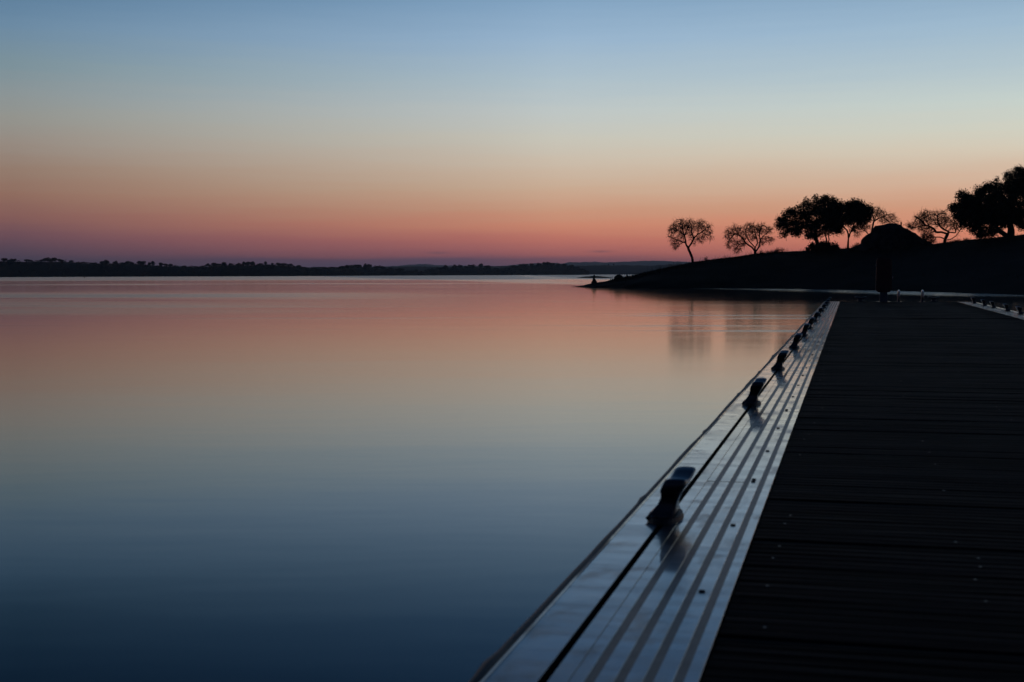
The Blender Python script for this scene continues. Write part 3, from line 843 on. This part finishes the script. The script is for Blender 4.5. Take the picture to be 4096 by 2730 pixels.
def far_tree(px, top, wpx, base, label, group, Yd=None):
    Y0 = (far_Y(px) + 88) if Yd is None else Yd
    s_ = Y0 / F
    b_ = at_depth(px, base, Y0)
    h_ = max(4.0, (base - top)) * s_ * 1.2; wd = wpx * s_ * 1.2
    k_ = int(rng.integers(len(FT)))
    root = tag(link('far_oak_tree', None, None, b_ - np.array([0, 0, .1 * h_]), float(rng.uniform(0, 6.28))), label, 'tree', group)
    root.scale = (wd / 1.15, wd / 1.15, h_ / .98)
    link('crown', FT[k_][0], root); link('trunk', FT[k_][1], root)
SEEN = {}
ORDN = ['first', 'second', 'third', 'fourth', 'fifth', 'sixth', 'seventh', 'eighth', 'ninth', 'tenth', 'eleventh', 'twelfth', 'thirteenth', 'fourteenth', 'fifteenth', 'sixteenth', 'seventeenth', 'eighteenth',
        'nineteenth', 'twentieth', 'twenty-first', 'twenty-second', 'twenty-third', 'twenty-fourth', 'twenty-fifth', 'twenty-sixth', 'twenty-seventh']
def nth(label, group):
    if group is None: return label, 'oaks standing alone on the far skyline'
    k_ = SEEN[group] = SEEN.get(group, -1) + 1
    return label + f', {ORDN[k_]} from the left', group
T6 = [(35, 175, 50, 208), (80, 190, 50, 210), (125, 178, 60, 208), (250, 185, 60, 205), (295, 190, 40, 207), (395, 185, 50, 207), (445, 170, 80, 205), (520, 170, 60, 205), (565, 180, 50, 205),
      (672, 193, 38, 214), (735, 210, 40, 222), (775, 207, 40, 224), (810, 210, 40, 224), (860, 215, 40, 227), (895, 213, 30, 228), (965, 204, 50, 228), (1000, 192, 55, 229), (1088, 200, 40, 231),
      (1155, 212, 35, 232), (1197, 200, 45, 231), (1238, 207, 35, 231), (1310, 200, 45, 230), (1345, 200, 45, 232), (1408, 212, 35, 238), (1440, 203, 35, 240), (1515, 215, 35, 245), (1560, 225, 40, 249), (1605, 228, 40, 252)]
T7 = [(-150, 243, 45, 262), (-95, 250, 40, 265), (-40, 247, 50, 264), (10, 248, 45, 262), (75, 225, 45, 252), (125, 218, 60, 250), (180, 225, 50, 246), (230, 212, 50, 243), (285, 222, 35, 240),
      (365, 220, 40, 240), (415, 207, 30, 238), (450, 206, 50, 238), (490, 206, 45, 238), (575, 222, 40, 238), (617, 204, 27, 238), (680, 218, 25, 238), (735, 217, 50, 240), (790, 220, 60, 244), (850, 226, 50, 248),
      (925, 240, 50, 262), (970, 255, 40, 272), (1085, 262, 60, 278), (1180, 262, 50, 276), (1250, 255, 50, 274), (1330, 245, 50, 271), (1380, 240, 60, 270), (1430, 237, 40, 268), (1490, 235, 70, 268),
      (1580, 228, 70, 268), (1670, 243, 60, 272), (1720, 250, 50, 276), (1790, 260, 40, 282), (1885, 268, 80, 294), (2040, 280, 30, 301), (2170, 275, 50, 299), (2260, 265, 40, 295), (2310, 242, 45, 285)]
T8 = [(150, 290, 70, 308), (215, 268, 40, 303), (310, 263, 50, 299), (370, 263, 50, 297), (430, 275, 40, 295), (485, 260, 70, 292), (580, 253, 50, 296), (640, 270, 70, 300), (750, 297, 50, 306), (850, 292, 50, 300), (930, 268, 80, 290),
      (1000, 257, 40, 284), (1050, 252, 50, 281), (1120, 248, 50, 276), (1190, 243, 50, 270), (1250, 236, 40, 266), (1290, 233, 60, 265), (1340, 243, 50, 266), (1400, 250, 50, 270), (1460, 254, 50, 275), (1530, 262, 60, 282), (1590, 283, 50, 296), (1650, 305, 40, 318), (1700, 328, 30, 345)]
for i, (x, t_, w_, b_) in enumerate(T6):
    far_tree(x / 2.353, 960 + t_ / 2.353, w_ / 2.353, 960 + b_ / 2.353, *nth(*('tall umbrella-shaped oak standing clear on the far left skyline', None) if x == 1000 else ('tiny dark oak on the far-left hill skyline, left of the dip', 'oaks on the far-left hill') if x < 1480 else ('tiny dark oak where the far-left hill drops into the dip', 'oaks by the dip')))
for i, (x, t_, w_, b_) in enumerate(T7):
    far_tree(800 + x / 2.353, 960 + t_ / 2.353, w_ / 2.353, 960 + b_ / 2.353, *nth(*('tall thin lone oak on top of the second far hill', None) if x == 617 else ('low tree in the first dip of the far shore', 'trees in the first dip') if x < 50 else
        ('tiny dark oak on the second hill of the far shore', 'oaks on the second far hill') if x < 1000 else ('low dark tree in the middle rise of the far shore', 'trees on the middle rise') if x < 1850 else ('scattered tree on the lowest stretch of far shore', 'trees on the low stretch')))
for i, (x, t_, w_, b_) in enumerate(T8):
    far_tree(1700 + x / 2.614, 960 + t_ / 2.614, w_ / 2.614, 960 + b_ / 2.614, *nth(*('round-topped tree left of the wooded far headland', 'trees before the wooded headland') if x < 880 else ('dark tree on the crest of the wooded far headland', 'trees on the wooded headland')))
for x, lr in ((2434, 'left'), (2455, 'right')):
    far_tree(x, 1057, 6, 1064, f'{lr} one of two tiny trees on the hazy middle ridge', 'trees on the middle ridge', 3245)
# woodland that covers the slopes of the far shore
pts = []
for i in range(2600):
    c_ = rng.uniform(-100, 2355); t_ = rng.uniform(.02, 1.0)
    if c_ < 1950 and rng.random() < .55: continue
    Y0 = far_Y(c_); top = at_depth(c_, ip(FARL, c_), Y0 + 90); q_ = top[0] / top[1]; yy = Y0 + 90 * t_
    z_ = max(top[2], .2) * np.interp(t_, [0, .12, .3, .6, 1], [-.06, .18, .45, .8, 1.0])
    if z_ < .5: continue
    pts.append((q_ * yy, yy, z_ + .6))
for i in range(160):
    c_ = rng.uniform(-100, 2340); Y0 = far_Y(c_); top = at_depth(c_, ip(FARL, c_), Y0 + 90)
    pts.append((top[0], top[1] - 4, top[2] + abs(rng.normal(0, .7))))
tag(link('far_wood', mesh('far_wood', *leaf_cloud(np.array(pts), 14, np.array([1.2, 1.2, .55]), .6, 333), M['farleaf'])), 'scrubby woodland covering the slopes of the far shore', 'woodland', kind='stuff')

# buoys
def buoy(px, py, hpx, label):
    p_ = on_plane(px, py, 0); s_ = p_[1] / F
    h_ = hpx * s_
    root = tag(link('buoy', None, None, p_), label, 'buoy', 'buoys on the lake')
    V_, F_ = tube_verts([(0, 0, -.35 * h_), (0, 0, -.1 * h_), (0, 0, .2 * h_), (0, 0, .42 * h_)], [.22 * h_, .34 * h_, .32 * h_, .14 * h_], 12)
    link('float', mesh('float', V_, F_, M['buoy'], True), root)
    V_, F_ = tube_verts([(0, 0, .4 * h_), (0, 0, .7 * h_), (0, 0, .72 * h_), (0, 0, h_)], [.08 * h_, .07 * h_, .2 * h_, .2 * h_], 8)
    link('topmark', mesh('topmark', V_, F_, M['buoy']), root)
buoy(338, 1113, 7, 'small dark buoy before the far-left shore')
buoy(1990, 1104, 3.2, 'tiny dark buoy speck off the wooded far shore')

# ------------------------------------------------------------------ the floating dock
YAW = math.radians(14.321)
UEND, UJ, UBACK = 34.75, 22.2, -3.0
VL, VR = -.252, 2.593                 # inner edges of the metal margins
PITCHP = .165
def dock_pt(v, u, z=DK):
    return Vector((v * math.cos(YAW) + u * math.sin(YAW), -v * math.sin(YAW) + u * math.cos(YAW), z))
def prof_sheet(us, prof, mat, name, smooth=False):
    """extrude a (v, z) profile along u"""
    n_ = len(prof); V_ = [(v_, u_, z_) for u_ in us for v_, z_ in prof]
    F_ = [(i * n_ + j, i * n_ + (j + 1) % n_, (i + 1) * n_ + (j + 1) % n_, (i + 1) * n_ + j) for i in range(len(us) - 1) for j in range(n_)]
    F_.append(tuple(range(n_))[::-1]); F_.append(tuple(range((len(us) - 1) * n_, len(us) * n_)))
    me = mesh(name, V_, F_, mat, smooth)
    bm = bmesh.new(); bm.from_mesh(me); bmesh.ops.recalc_face_normals(bm, faces=bm.faces); bm.to_mesh(me); bm.free()
    return me
def rect(v0, v1, z0, z1, ch=.0004):
    return [(v0, z0), (v1, z0), (v1, z1 - ch), (v1 - ch, z1), (v0 + ch, z1), (v0, z1 - ch)]
# boards of the deck: three shared meshes, slightly different edges
def board_mesh(k_):
    r_ = np.random.default_rng(400 + k_)
    nx = 14; w_ = PITCHP / 2 - .0035
    V_, F_ = [], []
    for i in range(nx + 1):
        x_ = VL + .004 + (VR - VL - .008) * i / nx
        e0, e1 = r_.normal(0, .0008, 2); c_ = r_.normal(0, .0006)
        for (yy, zz) in [(-w_ + e0, -.03), (-w_ + e0, -.005), (-w_ + .004 + e0, -.0008 + c_)] + [(g_ + o_, z_ - .0008) for g_ in (-w_ / 3, w_ / 3) for o_, z_ in ((-.004, 0), (-.0025, -.005), (.0025, -.005), (.004, 0))] + [(w_ - .004 + e1, -.0008 - c_), (w_ + e1, -.005), (w_ + e1, -.03)]:
            V_.append((x_, yy, zz))
    nr = 14
    for i in range(nx):
        for j in range(nr):
            F_.append((i * nr + j, i * nr + (j + 1) % nr, (i + 1) * nr + (j + 1) % nr, (i + 1) * nr + j))
    F_.append(tuple(range(nr))[::-1]); F_.append(tuple(nx * nr + j for j in range(nr)))
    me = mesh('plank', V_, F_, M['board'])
    bm = bmesh.new(); bm.from_mesh(me); bmesh.ops.recalc_face_normals(bm, faces=bm.faces); bm.to_mesh(me); bm.free()
    return me
BM = [board_mesh(k_) for k_ in range(4)]
screw_me = from_bm('screw', cyl_bm((0, 0, 0), .0075, .006, 8), M['dark_bolt'])

def dock_section(u0, u1, label, first, seed):
    root = tag(link('floating_dock', None, None, (0, 0, DK), -YAW), label, 'dock', 'sections of the floating dock')
    r_ = np.random.default_rng(seed)
    us = list(np.arange(u0, u1, .4)) + [u1]
    # boards
    u_ = first
    while u_ < u1 - PITCHP * .45:
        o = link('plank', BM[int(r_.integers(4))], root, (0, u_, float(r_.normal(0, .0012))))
        o.rotation_euler = (float(r_.normal(0, .006)), float(r_.normal(0, .0004)), 0)
        u_ += PITCHP
    for sgn, e in ((1, VL), (-1, VR)):     # left and right metal margins; q = distance outwards from the boards
        def pr(q0, q1, z0, z1):
            a_, b_ = e - sgn * q0, e - sgn * q1
            return rect(min(a_, b_), max(a_, b_), z0, z1)
        off = sgn * .0
        # inner tread plate, with its sunk grip strips
        edges = [(.0, .0255), (.0435, .0775), (.0955, .1265), (.1445, .1775), (.1955, .2215)]
        for k_, (a_, b_) in enumerate(edges):
            j0 = 6.982 if k_ < 2 else 4.577          # cover plates butt every 4.88 m, inner and outer rows staggered
            cuts = [u0] + [j0 + 4.878 * q_ for q_ in range(-3, 8) if u0 + .3 < j0 + 4.878 * q_ < u1 - .3] + [u1]
            for c0, c1 in zip(cuts[:-1], cuts[1:]):
                uu = [c0 + .008] + list(np.arange(c0 + .4, c1 - .2, .4)) + [c1 - .008]
                link('tread_plate', prof_sheet(uu, pr(a_, b_, -.03, .004), M['alu'], 'tread_plate'), root)
        for a_, b_ in ((.0255, .0435), (.0775, .0955), (.1265, .1445), (.1775, .1955)):
            link('grip_strip', prof_sheet([u0, u1], pr(a_ + .0003, b_ - .0003, -.03, .003), M['grip'], 'grip_strip'), root)
        link('tread_plate', prof_sheet(us, pr(.2235, .2585, -.03, .0035), M['alu'], 'tread_plate'), root)
        link('slot_channel', prof_sheet([u0, u1], pr(.259, .2755, -.06, -.035), M['slot'], 'slot_channel'), root)
        link('outer_plate', prof_sheet(us, pr(.276, .366, -.03, .0035), M['alu'], 'outer_plate'), root)
        a_, b_ = e - sgn * .3665, e - sgn * .373
        link('edge_lip', prof_sheet(us, [(min(a_, b_), -.09), (max(a_, b_), -.09), (max(a_, b_), .004), ((a_ + b_) / 2, .0075), (min(a_, b_), .004)], M['alu'], 'edge_lip'), root)
        # rubber rubbing strake, wavy and lumpy from use
        uu = np.arange(u0 + .01, u1, .09); nn = hash_noise(uu * 1.1, seed + (3 if sgn > 0 else 4), 3); n2 = hash_noise(uu * .8, seed + 9, 3)
        rad = [.0125 + .002 * abs(x_) + (.005 if abs((y_ % 1.9) - .4) < .05 else 0) for x_, y_ in zip(nn, uu)]
        rad[0] = rad[-1] = .008
        P_ = [(e - sgn * (.386 + .004 * x_), y_, -.010 + .004 * z_) for x_, y_, z_ in zip(nn, uu, n2)]
        link('rubbing_strake', mesh('rubbing_strake', *tube_verts(P_, rad, 8), M['rubber'], True), root)
        a_, b_ = e - sgn * .3745, e - sgn * .384
        link('side_board', prof_sheet([u0, u1], [(min(a_, b_), -.32), (max(a_, b_), -.32), (max(a_, b_), -.03), (min(a_, b_), -.03)], M['rubber'], 'side_board'), root)
        # screws along the tread plate
        for k_ in range(int(u0 / .813) - 1, int(u1 / .813) + 2):
            y_ = 2.968 + k_ * .813 - 2 * .813
            if not (u0 + .05 < y_ < u1 - .05): continue
            link('screw', screw_me, root, (e - sgn * .0655, y_, .0045))
            if k_ % 3 == 1: link('screw', screw_me, root, (e - sgn * .0665, y_ + .05, .0045))
    # little bright screw heads in the boards
    V_, F_ = [], []
    for row in (-.17, .305, .77, 1.24, 1.71, 2.18):
        yy = first
        while yy < u1 - .1:
            if r_.random() < .3:
                x_, y_ = row + r_.normal(0, .012), yy + r_.normal(0, .03); o = len(V_); rr = .0036
                V_ += [(x_ + rr * math.cos(k_ * math.pi / 3), y_ + rr * math.sin(k_ * math.pi / 3), .0035) for k_ in range(6)]
                F_.append(tuple(o + k_ for k_ in range(6)))
            yy += PITCHP
    sc_ = link('board_screws', mesh('board_screws', V_, F_, M['bolt']), root); sc_['kind'] = 'stuff'
    link('float', from_bm('float', box_bm(VL - .36, VR + .36, u0 + .05, u1 - .05, -.9, -.065), M['float']), root)
    for y_ in (u0 + .02, u1 - .02):
        link('end_beam', from_bm('end_beam', box_bm(VL - .355, VR + .355, y_ - .018, y_ + .018, -.25, -.036, .003), M['alu']), root)
    return root
dock_section(UBACK, UJ - .012, 'long near section of the dark plank dock with ribbed metal margins', UBACK + .1, 1)
dock_section(UJ + .012, UEND, 'far end section of the plank dock beyond the joint, carrying the ladder', UJ + .11, 2)

# ------------------------------------------------------------------ mooring cleats
def cleat_meshes():
    bm = bmesh.new()
    # half outline of the side view (u, z): foot, waist, flaring horn, saddle
    half = [(.082, .008), (.070, .024), (.056, .048), (.058, .070), (.082, .088), (.122, .099), (.140, .108), (.147, .121), (.140, .134), (.120, .139), (.090, .130), (.050, .119), (0, .115)]
    out = half + [(-u_, z_) for u_, z_ in half[-2::-1]]
    secs = [(-1, .62), (-.8, .9), (-.45, 1), (0, 1.02), (.45, 1), (.8, .9), (1, .62)]
    rows = []
    cu, cz = 0, .07
    for s_, k_ in secs:
        row = []
        for u_, z_ in out:
            hw = .031 - .007 * math.exp(-((z_ - .06) / .03) ** 2) + .012 * math.exp(-(z_ / .022) ** 2) - (.004 if z_ > .12 and abs(u_) < .06 else 0)
            kk = k_
            uu = u_ * (1 - (1 - kk) * .16); zz = z_ + (cz - z_) * (1 - kk) * .22
            row.append(bm.verts.new((s_ * hw + .44 * zz - .014, uu, zz)))
        rows.append(row)
    n_ = len(out)
    for i in range(len(rows) - 1):
        for j in range(n_ - 1):
            bm.faces.new((rows[i][j], rows[i + 1][j], rows[i + 1][j + 1], rows[i][j + 1]))
        bm.faces.new((rows[i][n_ - 1], rows[i + 1][n_ - 1], rows[i + 1][0], rows[i][0]))
    bm.faces.new(rows[0]); bm.faces.new(rows[-1][::-1])
    body = from_bm('cleat_body', bm, M['cast'], True)
    bm = bmesh.new(); bmesh.ops.create_cone(bm, cap_ends=True, segments=28, radius1=1, radius2=.93, depth=1)
    for v in bm.verts: v.co = Vector((v.co.x * .052, v.co.y * .125, .0105 + v.co.z * .013))
    fl = from_bm('base_flange', bm, M['rubber'])
    bm = bmesh.new()
    bmesh.ops.create_cone(bm, cap_ends=True, segments=6, radius1=.008, radius2=.008, depth=.007)
    bolt = from_bm('bolt', bm, M['bolt'])
    return body, fl, bolt
CB, CF, CBo = cleat_meshes()
def cleat(v, u, rot, label):
    root = tag(link('mooring_cleat', None, None, dock_pt(v, u), -YAW + rot), label, 'cleat', 'mooring cleats along the dock')
    link('cleat_body', CB, root); link('base_flange', CF, root)
    for sx_ in (-.024, .024):
        for sy_ in (-.088, .088): link('bolt', CBo, root, (sx_, sy_, .0195))
ORD = ['nearest', 'second', 'third', 'fourth', 'fifth', 'sixth', 'seventh', 'eighth', 'ninth', 'tenth', 'eleventh', 'twelfth']
for k_, u_ in enumerate([3.86, 7.36, 10.10, 13.05, 15.65, 17.85, 20.5, 23.2, 26.0, 28.5, 30.8, 33.25]):
    cleat(-.520, u_, 0, f"{ORD[k_]} black mooring cleat{'' if k_ == 0 else ' from the camera'} along the left metal margin")
for k_, u_ in enumerate([24.4, 26.4, 28.9, 30.8, 33.3]):
    cleat(2.861, u_, math.pi, f"{['nearest', 'second nearest', 'middle', 'second farthest', 'farthest'][k_]} of five dark cleats on the right metal margin")
cleat(.25, UEND - .12, math.pi / 2, 'dark cleat set crosswise on the dock end, left of the cabinet')
cleat(2.02, UEND - .12, math.pi / 2, 'dark cleat set crosswise on the dock end, right of the ladder')

# ------------------------------------------------------------------ cabinet on its post
cab = tag(link('safety_cabinet', None, None, dock_pt(.81, UEND - .25), -YAW), 'dark red upright cabinet on a short post at the dock end', 'cabinet')
bm = box_bm(-.185, .185, -.12, .12, .245, 1.10)
for v in bm.verts:
    if v.co.z < .5: v.co.x *= 1.04
bmesh.ops.bevel(bm, geom=list(bm.edges), offset=.035, segments=4, affect='EDGES')
link('cabinet_body', from_bm('cabinet_body', bm, M['red'], False), cab)
dr = link('door', from_bm('door', box_bm(-.165, .165, -.132, -.1205, .275, 1.065, .004, 2), M['red']), cab)
for z_ in (.46, .93): link('hinge', from_bm('hinge', cyl_bm((-.190, -.105, z_), .013, .06, 8), M['bolt']), dr)
link('handle', from_bm('handle', box_bm(.196, .216, -.10, -.06, .57, .65, .004), M['steel']), dr)
link('post', from_bm('post', box_bm(-.092, .092, -.06, .06, .012, .245, .006), M['post']), cab)
link('base_plate', from_bm('base_plate', box_bm(-.17, .17, -.1, .1, .0, .012, .002), M['steel']), cab)

# ------------------------------------------------------------------ swimming ladder
lad = tag(link('swim_ladder', None, None, dock_pt(1.46, UEND - .1), -YAW), 'steel swim ladder with two looped handrails at the dock end', 'ladder')
for s_ in (-.285, .285):
    pts = [(s_, -.28, .0), (s_, -.28, .18)] + [(s_, -.06 - .22 * math.cos(a_), .18 + .10 * math.sin(a_)) for a_ in np.linspace(.25, math.pi - .1, 9)] + [(s_, .16, .10), (s_, .16, -1.3)]
    hr = link('handrail', mesh('handrail', *tube_verts(pts, .023, 10), M['steel'], True), lad)
    link('foot_plate', from_bm('foot_plate', cyl_bm((s_, -.28, .006), .075, .010, 16), M['steel']), hr)
for z_ in (-.35, -.6, -.85, -1.1):
    link('rung', from_bm('rung', box_bm(-.28, .28, .13, .19, z_ - .012, z_ + .012, .004), M['steel']), lad)

# ------------------------------------------------------------------ air
hz = box_bm(-12600, 12600, -3100, 12100, -4, 130)
me = bpy.data.meshes.new('haze'); hz.to_mesh(me); hz.free()
hm = bpy.data.materials.new('haze'); hm.use_nodes = True
hm.node_tree.nodes.remove(hm.node_tree.nodes['Principled BSDF'])
pv = hm.node_tree.nodes.new('ShaderNodeVolumePrincipled')
pv.inputs['Color'].default_value = (.88, .95, 1.0, 1)
pv.inputs['Density'].default_value = 1.0e-4
pv.inputs['Anisotropy'].default_value = .3
hm.node_tree.links.new(pv.outputs[0], hm.node_tree.nodes['Material Output'].inputs['Volume'])
me.materials.append(hm)
tag(link('haze', me), 'thin evening haze over the lake', 'haze', kind='stuff')
